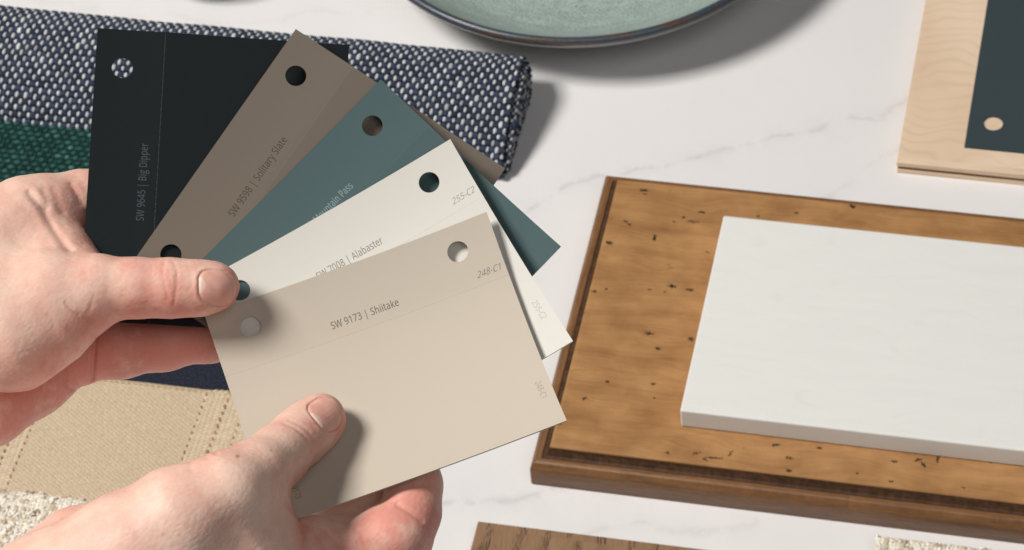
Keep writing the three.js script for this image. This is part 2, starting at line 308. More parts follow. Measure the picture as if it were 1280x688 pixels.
const jit = (c, r, k) => { const v = 1 + (r() - 0.5) * k; return [c[0] * v, c[1] * v, c[2] * v]; };

// tweed: a folded pad, thick at its rounded back edge
{
  const A0 = -300, A1 = -14.2;
  const g = thing('tweed_fabric', 'folded navy and white tweed fabric with a rounded fold behind the paint cards', 'fabric', 0, 0);
  const sec = section([[-60, 0.6], [-49.5, 0.9], [-47.2, 3.2], [-49, 6.8], [-55, 10.4], [-66, 15.8], [-78, 20], [-88, 21.8], [-95, 19.6], [-98.5, 13.5], [-97.5, 6.5], [-92, 2.4], [-84, 0.9]]);
  const wave = (a, b) => 0.5 * n2(a * 0.02, b * 0.02);
  clothBody(g, 'cloth', sec, A0, A1 - 0.6, 1.6, cloth([0.018, 0.024, 0.045]), wave);
  const navy = [0.036, 0.047, 0.08], white = [0.6, 0.61, 0.6];
  const pick = (i, j, r) => {
    if ((i + j) % 2 === 0) { const slub = r() < 0.05 ? 1.35 : 1; const c = r() < 0.1 ? [0.42, 0.43, 0.43] : jit(white, r, 0.35); return { along: true, up: 0.12, skew: 0.12, s: [1.2 * (0.8 + r() * 0.35) * slub, 0.74 * (0.85 + 0.3 * r()) * slub, 0.62 * slub], c }; }
    return { along: false, up: 0.22, skew: 0.35, s: [1.65, 1.2, 0.8], c: jit(navy, r, 0.6) };
  };
  yarns('yarn', g, yarnMat, weave(g, sec, A0, A1, 2, sec.L - 4, 1.86, 2.55, pick, 21, wave));
  // the cut right end: layers of the same cloth folded inside, seen edge on
  const r = rng(77), ends = [], inner = section([[-52, 1.4], [-50.2, 4.4], [-56, 8.6], [-67, 13.8], [-78, 17.8], [-88, 19.4], [-94, 16], [-95.5, 10], [-93, 4], [-88, 1.4]]);
  const fill = new THREE.Shape([[-52, 1.2], [-50, 4.4], [-56, 8.6], [-67, 13.8], [-78, 17.8], [-88, 19.4], [-94, 16], [-95.5, 10], [-93, 4], [-88, 1.2]].map(([b, h]) => new THREE.Vector2(b * mm, h * mm)));
  const fg = new THREE.ExtrudeGeometry(fill, { depth: 0.36, bevelEnabled: false }); fg.rotateY(-Math.PI / 2); fg.translate((A1 + 2.2) * mm, 0, 0);
  add('inner_fold', fg, cloth([0.02, 0.024, 0.036]), g);
  for (let s = 0; s < sec.L; s += 1.15) for (let k = 0; k < 4; k++) { const q = sec.at(s), d = 0.2 + k * 0.85 + r() * 0.4, w = r() < 0.38; ends.push({ p: [A1 - 0.7 + r() * 0.6, q.h + q.tb * d, q.b - q.th * d], n: [1, 0.3 * (r() - 0.5), 0.3 * (r() - 0.5)], t: [0, q.th + (r() - 0.5), q.tb + (r() - 0.5)], s: [0.75, 0.5, 0.45], c: w ? jit([0.34, 0.34, 0.33], r, 0.5) : jit(navy, r, 0.6) }); }
  for (let s = 0; s < inner.L; s += 1.5) for (let k = 0; k < 3; k++) { const q = inner.at(s), w = (Math.round(s / 1.5) + k) % 2 === 0 && r() < 0.8; ends.push({ p: [A1 + 0.3 + k * 0.95, q.h - 0.1, q.b], n: [0.2, -q.tb, q.th], t: w ? [0.3, q.th, q.tb] : [1, 0.2 * (r() - 0.5), 0.2], s: w ? [0.85, 0.55, 0.5] : [1.0, 0.8, 0.6], c: w ? jit([0.45, 0.45, 0.44], r, 0.4) : jit(navy, r, 0.6) }); }
  for (let b = -94; b < -51; b += 1.35) for (let h = 1.4; h < 19; h += 1.35) { const top = b < -88 ? 19.4 - (-88 - b) * 0.9 : 19.4 - (b + 88) * 0.4; if (h > top - 0.8) continue; const w = r() < 0.36; ends.push({ p: [A1 + 2.1 + r() * 0.35, h + r() * 0.5, b + r() * 0.5], n: [1, 0, 0], t: [0, r() - 0.5, r() - 0.5], s: [0.95, 0.7, 0.4], c: w ? jit([0.36, 0.36, 0.35], r, 0.5) : jit(navy, r, 0.7) }); }
  yarns('cut_end', g, yarnMat, ends);
}
// green basket weave
{
  const A0 = -300, A1 = -34;
  const g = thing('green_fabric', 'deep green woven fabric between the tweed and the left hand', 'fabric', 0, 0);
  const sec = section([[34, 1.2], [33, 4.2], [25, 4.9], [0, 5], [-30, 5], [-49, 3.6], [-56, 1.2]]);
  clothBody(g, 'cloth', sec, A0, A1, 1.1, cloth([0.008, 0.03, 0.026]));
  const pick = (i, j, r) => (i + j) % 2 === 0 ? { along: false, up: 0.25, s: [1.4 * (0.8 + 0.35 * r()), 1.02, 0.85], c: jit(r() < 0.12 ? [0.055, 0.15, 0.13] : [0.03, 0.095, 0.082], r, 0.7) } : { along: true, up: -0.05, s: [1.2, 0.8, 0.6], c: jit([0.014, 0.045, 0.04], r, 0.7) };
  yarns('yarn', g, yarnMat, weave(g, sec, A0, A1, 1, sec.L - 1, 1.85, 2.7, pick, 31));
}
// navy felt
const felt = (base, hi, sc) => pic(900, 900, (x, y) => { const a = x / 9, b = y / 9, f = 0.5 * n2(a * 1.6 * sc, b * 1.6 * sc) + 0.35 * n2(a * 3.7 * sc, b * 0.9 * sc) + 0.35 * n2(a * 1.1 * sc, b * 4.2 * sc); return mix3(base, hi, clamp(0.4 + 0.6 * f)); });
{
  const g = thing('navy_fabric', 'dark navy wool felt seen under the left hand', 'fabric', 0, 0);
  const map = felt([0.006, 0.008, 0.014], [0.055, 0.06, 0.085], 0.7);
  clothBody(g, 'cloth', section([[84, 0.1], [83, 2.4], [70, 3.1], [40, 3.1], [22, 2.2]]), -300, -50, 1.4, std({ map, bumpMap: map, bumpScale: 0.0004, roughness: 1, specularIntensity: 0.15 }));
}
// beige twill with brown running stitches
{
  const A0 = -300, A1 = -58;
  const g = thing('beige_twill_fabric', 'beige wool twill fabric with rows of brown dotted stitches', 'fabric', 0, 0);
  const sec = section([[170, 2.4], [150, 3.2], [130, 4.6], [100, 5], [80, 4.9], [75.4, 4.5], [74.2, 3.5]]);
  const lines = [[-97.8, 78.6], [-89.5, 76.6], [-82.2, 87.4], [-156.9, 96.9], [-162.8, 104.3]].map((p) => p[0]);
  const wide = (a) => (a > -97 && a < -80) || (a > -163 && a < -154);
  const tw = (x, y) => { const a = x / 1400 * 100, b = y / 1400 * 100, j = 0.35 * n2(a * 0.7, b * 0.7); const ph = ((a * 0.42 + b * 0.62) + j) % 1.0; const p = Math.abs(((ph + 1) % 1) - 0.5) * 2; const f = n2(a * 2.2, b * 2.2) * 0.5 + n2(a * 0.4, b * 0.4) * 0.3 + n2(a * 6, b * 6) * 0.3; return { p, f }; };
  const map = pic(1400, 1400, (x, y) => { const q = tw(x, y); return mix3([0.5, 0.38, 0.25], [0.76, 0.62, 0.455], clamp(0.45 + 0.5 * (q.p - 0.5) + 0.36 * q.f)); });
  const bmp = pic(1400, 1400, (x, y) => { const q = tw(x, y); return 0.45 + 0.35 * q.p + 0.25 * q.f; }, false);
  clothBody(g, 'cloth', sec, A0, A1, 1.5, std({ map, bumpMap: bmp, bumpScale: 0.00045, roughness: 1, specularIntensity: 0.15 }), (a, b) => 0.25 * n2(a * 0.02, b * 0.02));
  const r = rng(41), st = [], ribs = [];
  const wv = (a, b) => 0.25 * n2(a * 0.02, b * 0.02);
  lines.forEach((la, li) => { for (let s = 1; s < sec.L - 2; s += 3.05) { const q = sec.at(s + (li % 2) * 1.5); const a = la + 0.12 * (r() - 0.5) + 0.06 * (95 - q.b) * 0.4; st.push({ p: [a, q.h + 0.1 + wv(a, q.b), q.b], n: [0, 1, 0], t: [0.35, 0, 1], s: [(li === 1 || li === 4 ? 1.1 : 0.8) * (0.7 + 0.5 * r()), (li === 1 || li === 4 ? 0.6 : 0.42) * (0.8 + 0.4 * r()), 0.3], c: jit([0.36, 0.22, 0.115], r, 0.5) }); } });
  yarns('stitching', g, yarnMat, st);
  // raised diagonal ribs in the two bands between the stitch rows
  for (const [x0, x1] of [[lines[0], lines[2] + 8], [lines[4], lines[3]]]) for (let s = 1; s < sec.L - 2; s += 1.45) for (let a = x0 + 1; a < x1 - 0.6; a += 1.9) { const q = sec.at(s + (a - x0) * 0.45); ribs.push({ p: [a, q.h - 0.12 + wv(a, q.b), q.b], n: [0, 1, 0], t: [1, 0, -0.5], s: [1.35, 0.55, 0.42], c: jit([0.68, 0.55, 0.4], r, 0.2) }); }
  yarns('ribbing', g, yarnMat, ribs);
  const seam = []; for (let a = A0; a < A1; a += 2.3) seam.push({ p: [a, 4.85 + wv(a, 77), 76.6], n: [0, 1, 0], t: [1, 0, 0.1], s: [0.8, 0.35, 0.28], c: jit([0.48, 0.34, 0.2], r, 0.3) });
  yarns('seam', g, yarnMat, seam);
}
// cream boucle swatches
function boucle(label, A0, A1, B0, B1, seed) {
  const g = thing('boucle_fabric', label, 'fabric', 0, 0);
  const sec = section([[B1, 3.4], [B1 - 10, 5.6], [(B0 + B1) / 2, 6.4], [B0 + 8, 6.6], [B0 + 1.5, 6], [B0, 4.6]]);
  clothBody(g, 'cloth', sec, A0, A1, 1.6, cloth([0.78, 0.7, 0.58]));
  const tones = [[0.8, 0.73, 0.62], [0.74, 0.66, 0.54], [0.86, 0.81, 0.72], [0.58, 0.48, 0.36], [0.82, 0.76, 0.66]];
  const pick = (i, j, r) => { const al = (i + j) % 2 === 0 || r() < 0.12, k = 0.8 + r() * 0.5; return { along: al, up: 0.05 + r() * 0.3, skew: (r() - 0.5) * 0.9, s: [1.2 * k, 0.8 * k, 0.62], c: jit(tones[Math.floor(r() * 5)], r, 0.2) }; };
  const l = weave(g, sec, A0, A1, 0, sec.L, 1.4, 1.6, pick, seed), r = rng(seed + 9);
  for (let k = 0; k < l.length * 0.25; k++) { const q = l[Math.floor(r() * l.length)]; l.push({ ...q, p: [q.p[0] + r() * 2 - 1, q.p[1] + 0.35 + r() * 0.3, q.p[2] + r() * 2 - 1], t: [r() - 0.5, 0.2 * (r() - 0.5), r() - 0.5], s: [1.1, 0.5, 0.5] }); }
  yarns('yarn', g, yarnMat, l);
}
boucle('chunky cream boucle fabric in the lower left corner', -260, -92, 131.5, 190, 51);
boucle('small cream boucle swatch at the bottom right corner', 151.2, 230, 104.8, 150, 61);

// ---------------------------------------------------------------- paint cards (mm in the frame of the held fan: x right, y up, z off the card faces)
const fan = new THREE.Group();                                   // only used to read its matrix
fan.quaternion.copy(camera.quaternion); fan.position.copy(camera.position).addScaledVector(fwd, 1.02); fan.rotateX(rad(-13)); fan.updateMatrix();
const CW = 96.9, CH = 81.6;
function cardTexture(base, ink, code, name, num, faint, start = 37, row = 17.3) {
  const W = 1200, H = 1010, cv = document.createElement('canvas'); cv.width = W; cv.height = H; const c = cv.getContext('2d'), DW = 97.2, k = W / DW;
  c.fillStyle = base; c.fillRect(0, 0, W, H);
  c.strokeStyle = faint; c.lineWidth = 2.2; c.setLineDash([16, 4, 6, 4]); c.beginPath(); c.moveTo(0, 22 * k); c.lineTo(W, 22 * k); c.stroke();
  c.fillStyle = ink; c.textBaseline = 'middle'; c.textAlign = 'left';
  c.font = '43px sans-serif';
  const t = code + ' | ' + name, x0 = start * k, wide = c.measureText(t).width, want = t.length * 1.32 * k * 0.98;
  c.save(); c.translate(x0, row * k); c.scale(want / wide, 1); c.fillText(t, 0, 0); c.restore();
  c.globalAlpha = 0.75; c.font = 'italic 37px sans-serif'; c.save(); c.translate(DW * k - 9.8 * k, 18.4 * k); c.transform(0.9, 0, -0.1, 1, 0, 0); c.fillText(num, 0, 0); c.restore();
  c.globalAlpha = 0.42; c.font = '35px sans-serif';
  c.save(); c.translate(DW * k - 3.6 * k, 62 * k); c.rotate(Math.PI / 2); c.scale(0.85, 1); c.fillText(num, 0, 0); c.restore();
  c.globalAlpha = 0.6; c.save(); c.translate(10.2 * k, 64 * k); c.rotate(Math.PI / 2); c.scale(0.9, 1); c.fillText(code, 0, 0); c.globalAlpha = 0.3; c.fillText(name, 0, 3.2 * k); c.restore();
  const tx = new THREE.CanvasTexture(cv); tx.colorSpace = THREE.SRGBColorSpace; tx.anisotropy = 8; return tx;
}
const paperBump = pic(512, 512, (x, y) => 0.5 + 0.3 * n2(x * 0.21, y * 0.21) + 0.2 * n2(x * 0.5, y * 0.5), false); paperBump.repeat.set(3, 2.5);
const ev = new Evaluator(); ev.useGroups = false; ev.attributes = ['position', 'normal', 'uv'];
const punched = (() => {
  const box = new Brush(new THREE.BoxGeometry(CW, CH, 0.42, 72, 60, 1)); box.updateMatrixWorld();
  let r = box;
  for (const s of [-1, 1]) { const cy = new THREE.CylinderGeometry(3.4, 3.4, 4, 48); cy.rotateX(Math.PI / 2); const b = new Brush(cy); b.position.set(s * (CW / 2 - 12.9), CH / 2 - 8.7, 0); b.updateMatrixWorld(); r = ev.evaluate(r, b, SUBTRACTION); r.updateMatrixWorld(); }
  return r.geometry;
})();
function cardGeo(bend) {                                         // bend: { a: tilt at the strip, c: curl per mm, fold, twist }
  const g = punched.clone(), p = g.attributes.position, n = g.attributes.normal; const { a = 0, c = 0.0001, fold = 0.02, twist = 0, cx = 0 } = bend;
  const N = 400, Y = [0], Z = [0], PH = [];
  const phi = (t) => a + c * t - fold * sst(21.2, 22.4, t) + fold * 0.6 * sst(2, 21.8, t);
  for (let i = 0; i < N; i++) { const t = i / N * CH, f = phi(t); Y.push(Y[i] + Math.cos(f) * CH / N); Z.push(Z[i] + Math.sin(f) * CH / N); }
  for (let i = 0; i < p.count; i++) {
    const x = p.getX(i), y = p.getY(i), z = p.getZ(i), t = CH / 2 - y, k = clamp(t / CH) * N, k0 = Math.min(N - 1, Math.floor(k)), f = phi(t), cf = Math.cos(f), sf = Math.sin(f), fr = k - k0;
    p.setXYZ(i, (x + CW / 2) * fm, (-lerp(Y[k0], Y[k0 + 1], fr) + z * sf) * fm, (lerp(Z[k0], Z[k0 + 1], fr) + z * cf + twist * (x + CW / 2) + cx / 2 * (x + CW / 2) ** 2) * fm);
    const ny = n.getY(i), nz = n.getZ(i); n.setXYZ(i, n.getX(i) - (twist + cx * (x + CW / 2)) * nz, ny * cf + nz * sf, -ny * sf + nz * cf);
    g.attributes.uv.setXY(i, x / CW + 0.5, y / CH + 0.5);
  }
  return g;
}
function paintCard(label, corner, to, z, bend, tex, size) {
  const group = 'paint cards fanned in the left hand';
  const m = add('paint_card', cardGeo(bend), std({ map: tex, bumpMap: paperBump, bumpScale: 0.00002, roughness: 0.6, specularIntensity: 0.3 }));
  const M = new THREE.Matrix4().makeRotationZ(Math.atan2(to[1] - corner[1], to[0] - corner[0])); M.setPosition(corner[0] * fm, corner[1] * fm, z * fm); M.premultiply(fan.matrix);
  M.decompose(m.position, m.quaternion, m.scale); m.scale.multiplyScalar(size);
  m.userData = { label, category: 'paint card', group }; return m;
}
const INK = {
  dipper: cardTexture('#151b1e', '#4c555a', 'SW 9645', 'Big Dipper', '', '#454f55', 33.6),
  slate: cardTexture('#72685e', '#433c36', 'SW 9598', 'Solitary Slate', '', '#7d7369', 34.2),
  pass: cardTexture('#4d6162', '#8b9c9c', 'SW 9655', 'Mountain Pass', '', '#586c6d', 35.8),
  alab: cardTexture('#d6d3cb', '#84817b', 'SW 7008', 'Alabaster', '255-C2', '#c8c5bd', 37),
  shii: cardTexture('#bdb3a4', '#635a4f', 'SW 9173', 'Shiitake', '248-C1', '#ada394', 37.6),
};
paintCard('dark blue black paint card with grey text, rearmost of the fan', [-137.3, -15.4, 2.6], [-134.2, 82.1, 2.6], 2.6, { a: -0.125, c: 0.0003, fold: 0.06 }, INK.dipper, 1);
paintCard('warm grey brown paint card between the dark card and the teal card', [-123.2, 0.4, 1.6], [-70, 81.6, 1.6], 1.6, { a: -0.11, c: 0.0006, fold: 0.09 }, INK.slate, 1);
paintCard('muted teal paint card between the grey brown card and the white card', [-108.4, -4.9, 1], [-41.3, 65.1, 3.3], 1, { a: -0.105, c: 0.0030, fold: 0.06, twist: -0.025, cx: 0.0010 }, INK.pass, 0.985);
paintCard('off white paint card between the teal card and the beige card', [-101.8, -4, 1.6], [-19.7, 42.9, 7.5], 1.6, { a: -0.115, c: 0.0060, fold: 0.04, twist: -0.055, cx: 0.0024 }, INK.alab, 0.975);
paintCard('beige paint card at the front of the fan, held by both hands', [-97.7, -13.3, 2.3], [-8.9, 17.7, 11.1], 2.3, { a: -0.1, c: 0.0088, fold: -0.05, twist: -0.055, cx: 0.0030 }, INK.shii, 0.98);
{ // a card lying on the plywood panel: its strip end with the punched hole points to the viewer
  const m = add('paint_card', cardGeo({ a: 0, c: 0.00005, fold: 0.01 }), std({ map: cardTexture('#3b464b', '#6b7579', 'SW 9645', 'Big Dipper', '', '#3b464b', 37, 24), roughness: 0.6, specularIntensity: 0.3 }));
  const X = new THREE.Vector3(Math.sin(TH), 0, -Math.cos(TH)), Yv = new THREE.Vector3(-Math.cos(TH), 0, -Math.sin(TH)), Zv = new THREE.Vector3(0, 1, 0);
  const a = 159.6, b = -83.3, M = new THREE.Matrix4().makeBasis(X, Yv, Zv); M.setPosition((a * Math.cos(TH) - b * Math.sin(TH)) * mm, 6.3 * mm, (a * Math.sin(TH) + b * Math.cos(TH)) * mm); M.decompose(m.position, m.quaternion, m.scale);
  m.scale.setScalar(mm / fm * 1.09);
  m.userData = { label: 'dark slate paint card lying on the pale plywood panel', category: 'paint card' };
}

// ---------------------------------------------------------------- hands: distance field of tapered bones -> surface nets
const cone = (p, q, ra, rb) => ({ a: p, d: [q[0] - p[0], q[1] - p[1], q[2] - p[2]], l: Math.hypot(q[0] - p[0], q[1] - p[1], q[2] - p[2]) ** 2, ra, rb });
const chain = (pts, k = 3) => { const b = []; for (let i = 0; i + 1 < pts.length; i++) b.push(cone(pts[i][0], pts[i + 1][0], pts[i][1] * 0.98, pts[i + 1][1] * 0.98)); return { bones: b, k }; };
const smin = (a, b, k) => { const h = Math.max(k - Math.abs(a - b), 0) / k; return Math.min(a, b) - h * h * k * 0.25; };
function field(groups, K, detail) {
  const base = (x, y, z) => {
    let D = 1e9;
    for (const g of groups) {
      let d = 1e9;
      for (const b of g.bones) { const px = x - b.a[0], py = y - b.a[1], pz = z - b.a[2], t = clamp((px * b.d[0] + py * b.d[1] + pz * b.d[2]) / b.l); const e = Math.hypot(px - t * b.d[0], py - t * b.d[1], (pz - t * b.d[2]) * (g.flat || 1)) - (b.ra + (b.rb - b.ra) * t); d = smin(d, e, g.k); }
      D = smin(D, d, g.K ?? K);
    }
    return D;
  };
  return { base, full: (x, y, z) => base(x, y, z) + detail(x, y, z) };
}
function nets(f, lo, hi, h) {
  const B = 8, n = [0, 1, 2].map((i) => Math.ceil((hi[i] - lo[i]) / h / B) * B + 1), [nx, ny, nz] = n, V = new Float32Array(nx * ny * nz).fill(1e3), at = (i, j, k) => (k * ny + j) * nx + i;
  const reach = B * h * 0.87 + 2.5;
  for (let bk = 0; bk < nz - 1; bk += B) for (let bj = 0; bj < ny - 1; bj += B) for (let bi = 0; bi < nx - 1; bi += B) {
    const d = f.base(lo[0] + (bi + B / 2) * h, lo[1] + (bj + B / 2) * h, lo[2] + (bk + B / 2) * h);
    if (Math.abs(d) > reach * 1.25) { if (d < 0) for (let k = bk; k <= bk + B; k++) for (let j = bj; j <= bj + B; j++) for (let i = bi; i <= bi + B; i++) { const q = at(i, j, k); if (V[q] === 1e3) V[q] = -1e3; } continue; }
    for (let k = bk; k <= bk + B; k++) for (let j = bj; j <= bj + B; j++) for (let i = bi; i <= bi + B; i++) { const q = at(i, j, k); if (Math.abs(V[q]) === 1e3) V[q] = f.full(lo[0] + i * h, lo[1] + j * h, lo[2] + k * h); }
  }
  const ix = new Int32Array(nx * ny * nz).fill(-1), pos = [], idx = [], E = [[0, 1], [2, 3], [4, 5], [6, 7], [0, 2], [1, 3], [4, 6], [5, 7], [0, 4], [1, 5], [2, 6], [3, 7]], v = new Float32Array(8);
  for (let k = 0; k < nz - 1; k++) for (let j = 0; j < ny - 1; j++) for (let i = 0; i < nx - 1; i++) {
    let m = 0; for (let c = 0; c < 8; c++) { v[c] = V[at(i + (c & 1), j + ((c >> 1) & 1), k + (c >> 2))]; if (v[c] < 0) m |= 1 << c; }
    if (m === 0 || m === 255) continue;
    let x = 0, y = 0, z = 0, cnt = 0;
    for (const [a, b] of E) { if ((v[a] < 0) === (v[b] < 0)) continue; const t = v[a] / (v[a] - v[b]); x += lerp(a & 1, b & 1, t); y += lerp((a >> 1) & 1, (b >> 1) & 1, t); z += lerp(a >> 2, b >> 2, t); cnt++; }
    ix[at(i, j, k)] = pos.length / 3; pos.push(lo[0] + (i + x / cnt) * h, lo[1] + (j + y / cnt) * h, lo[2] + (k + z / cnt) * h);
  }
  for (let k = 1; k < nz - 1; k++) for (let j = 1; j < ny - 1; j++) for (let i = 1; i < nx - 1; i++) {
    const q = V[at(i, j, k)] < 0;
    const quad = (a, b, c, d, flip) => { if (a < 0 || b < 0 || c < 0 || d < 0) return; flip ? idx.push(a, c, b, a, d, c) : idx.push(a, b, c, a, c, d); };
    if (q !== V[at(i + 1, j, k)] < 0) quad(ix[at(i, j - 1, k - 1)], ix[at(i, j, k - 1)], ix[at(i, j, k)], ix[at(i, j - 1, k)], !q);
    if (q !== V[at(i, j + 1, k)] < 0) quad(ix[at(i - 1, j, k - 1)], ix[at(i - 1, j, k)], ix[at(i, j, k)], ix[at(i, j, k - 1)], !q);
    if (q !== V[at(i, j, k + 1)] < 0) quad(ix[at(i - 1, j - 1, k)], ix[at(i, j - 1, k)], ix[at(i, j, k)], ix[at(i - 1, j, k)], !q);
  }
  return { pos, idx };
}
// crease: groove along a polyline on the skin
const crease = (pts, w, d) => ({ pts, w, d });
function creases(list) {
  const boxes = list.map((c) => { const lo = [1e9, 1e9, 1e9], hi = [-1e9, -1e9, -1e9]; for (const p of c.pts) for (let i = 0; i < 3; i++) { lo[i] = Math.min(lo[i], p[i]); hi[i] = Math.max(hi[i], p[i]); } return [lo, hi]; });
  return (x, y, z) => {
    let s = 0;
    for (let q = 0; q < list.length; q++) {
      const c = list[q], [lo, hi] = boxes[q], R = c.w * 4; if (x < lo[0] - R || x > hi[0] + R || y < lo[1] - R || y > hi[1] + R || z < lo[2] - 9 || z > hi[2] + 9) continue;
      let best = 1e9, e = 0;
      for (let i = 0; i + 1 < c.pts.length; i++) { const A = c.pts[i], Bp = c.pts[i + 1], dx = Bp[0] - A[0], dy = Bp[1] - A[1], t = clamp(((x - A[0]) * dx + (y - A[1]) * dy) / (dx * dx + dy * dy)); const d = Math.hypot(x - A[0] - t * dx, y - A[1] - t * dy); if (d < best) { best = d; e = (i + t) / (c.pts.length - 1); } }
      const u = best / c.w; s += c.d * Math.min(1, 4 * Math.sqrt(e * (1 - e)) + 0.1) * (Math.exp(-u * u) - 0.13 * Math.exp(-((u - 2) ** 2) * 1.2));
    }
    return s;
  };
}
const skinMat = std({ vertexColors: true, roughness: 0.5, specularIntensity: 0.55, sheen: 0.25, sheenRoughness: 0.5, sheenColor: rgb(0.9, 0.45, 0.35) });
const nailMat = std({ vertexColors: true, roughness: 0.42, specularIntensity: 0.5 });
function hand(spec) {
  const cr = creases(spec.creases), nails = spec.nails.map((n) => {
    const L = new THREE.Vector3(...n.L).normalize(), N = new THREE.Vector3(...n.N); N.addScaledVector(L, -N.dot(L)).normalize(); const Wd = new THREE.Vector3().crossVectors(N, L); return { ...n, L, N, W: Wd };
  });
  const inNail = (n, x, y, z) => { const dx = x - n.c[0], dy = y - n.c[1], dz = z - n.c[2], h = dx * n.N.x + dy * n.N.y + dz * n.N.z; n.u = 0; if (h < -6 || h > 6) return 9; const u = (dx * n.L.x + dy * n.L.y + dz * n.L.z) / n.l, w = (dx * n.W.x + dy * n.W.y + dz * n.W.z) / n.w; n.u = u; const p = u > 0 ? 2.15 : 3.4; return Math.pow(Math.abs(u) ** p + Math.abs(w) ** p, 1 / p); };
  const f = field(spec.groups, spec.K, (x, y, z) => {
    let d = cr(x, y, z) + 0.2 * n3(x * 0.05, y * 0.05, z * 0.05) + 0.02 * n3(x * 0.3, y * 0.3, z * 0.3);
    for (const n of nails) { const r = inNail(n, x, y, z); if (r < 1.5) d += 0.62 * (1 - sst(0.93, 1.03, r)) - 0.24 * (1 - sst(0.25, 0.7, n.u)) * Math.exp(-(((r - 1.13) / 0.09) ** 2)); }
    return d;
  });
  const { pos, idx } = nets(f, spec.lo, spec.hi, spec.h);
  const g = new THREE.BufferGeometry(), P = new Float32Array(pos); g.setAttribute('position', new THREE.BufferAttribute(P, 3)); g.setIndex(idx); g.computeVertexNormals();
  const Nn = g.attributes.normal.array, C = new Float32Array(P.length);
  for (let i = 0; i < P.length; i += 3) {                         // fine skin lines, then colour
    const x = P[i], y = P[i + 1], z = P[i + 2], ln = spec.lines, q = (x * ln[0] + y * ln[1] + z * 0.3), r = (-x * ln[1] + y * ln[0] + z * 0.2);
    const ra = 1 - Math.abs(n3(q * 0.16, r * 0.75, z * 0.5)), rb = 1 - Math.abs(n3(q * 0.62 + 9, r * 0.3, z * 0.5 + 4)), rc = 1 - Math.abs(n3(q * 0.9 + 30, r * 1.1, z * 0.9)); // crossing lines of the skin and its pores
    const m = 0.02 - 0.085 * ra ** 7 - 0.05 * rb ** 8 - 0.045 * rc ** 6 + 0.02 * n3(x * 1.7, y * 1.7, z * 1.7);
    for (let k = 0; k < 3; k++) P[i + k] += Nn[i + k] * m;
    const blot = 0.5 * n3(x * 0.05 + 3, y * 0.05, z * 0.05) + 0.35 * n3(x * 0.16, y * 0.16, z * 0.16 + 5) + 0.2 * n3(x * 0.6, y * 0.6, z * 0.6);
    let red = 0.17 + 0.36 * blot; for (const [c, R, s] of spec.red) { const e = ((x - c[0]) ** 2 + (y - c[1]) ** 2 + (z - c[2]) ** 2) / (R * R); if (e < 6) red += s * Math.exp(-e) * (0.85 + 0.5 * blot); }
    let col = mix3([0.8, 0.56, 0.45], [0.7, 0.3, 0.235], clamp(red));
    const v = 1 + 0.05 * n3(x * 0.9, y * 0.9, z * 0.9) + 0.05 * n3(x * 0.03 + 50, y * 0.03, z * 0.03); col = col.map((k) => k * v);
    for (const [c, R, s] of spec.spots || []) { const e = Math.hypot(x - c[0], y - c[1]) / R; if (e < 1.5) col = mix3(col, [0.33, 0.13, 0.075], s * (1 - sst(0.4, 1.2, e))); }
    C[i] = col[0]; C[i + 1] = col[1]; C[i + 2] = col[2];
  }
  g.setAttribute('color', new THREE.BufferAttribute(C, 3)); g.computeVertexNormals(); g.scale(fm, fm, fm);
  const G = new THREE.Group(); G.name = numbered('hand'); scene.add(G); fan.matrix.decompose(G.position, G.quaternion, G.scale); G.userData = { label: spec.label, category: 'hand', group: 'hands holding the paint cards' };
  add('skin', g, skinMat, G);
  for (const n of nails) {                                        // nail plate: dropped onto the finger along its own normal
    const R = 26, S = 56, np = [], nc = [], ni = [];
    for (let r = 0; r <= R; r++) for (let s = 0; s < S; s++) {
      const th = s / S * Math.PI * 2, cs = Math.cos(th), sn = Math.sin(th), p = cs > 0 ? 2.15 : 3.4, k = (r / R) / Math.pow(Math.abs(cs) ** p + Math.abs(sn) ** p, 1 / p), u = cs * k, w = sn * k, rr = r / R;
      const o = new THREE.Vector3(...n.c).addScaledVector(n.L, u * n.l * 1.02).addScaledVector(n.W, w * n.w * 1.02);
      let t = 9; for (let it = 0; it < 70; it++) { const q = o.clone().addScaledVector(n.N, t), d = f.base(q.x, q.y, q.z); if (d < 0.005) break; t -= Math.max(0.004, d * 0.7); if (t < -12) break; }
      const free = sst(0.6, 0.95, u), lift = lerp(0.08, -0.34, sst(0.78, 1, rr) * (1 - free)) + 0.12 * free + 0.02 * Math.sin(w * 26) * (1 - rr);
      const q = o.addScaledVector(n.N, t + lift); np.push(q.x * fm, q.y * fm, q.z * fm);
      const lun = 1 - sst(0.28, 0.36, Math.hypot((u + 1.0) / 1.25, w * 0.62)), tip = sst(0.9, 0.97, u + 0.02 * w * w), b = 0.5 + 0.5 * n3(u * 1.3, w * 1.6, spec.h);
      let c = mix3([0.76, 0.43, 0.345], [0.7, 0.345, 0.28], b); c = mix3(c, [0.84, 0.65, 0.56], 0.6 * lun); c = mix3(c, [0.84, 0.68, 0.57], 0.55 * tip); nc.push(...c);
    }
    for (let r = 0; r < R; r++) for (let s = 0; s < S; s++) { const a = r * S + s, b = r * S + (s + 1) % S; ni.push(a, a + S, b, b, a + S, b + S); }
    const ng = new THREE.BufferGeometry(); ng.setAttribute('position', new THREE.Float32BufferAttribute(np, 3)); ng.setAttribute('color', new THREE.Float32BufferAttribute(nc, 3)); ng.setIndex(ni); ng.computeVertexNormals();
    add('fingernail', ng, nailMat, G);
  }
}
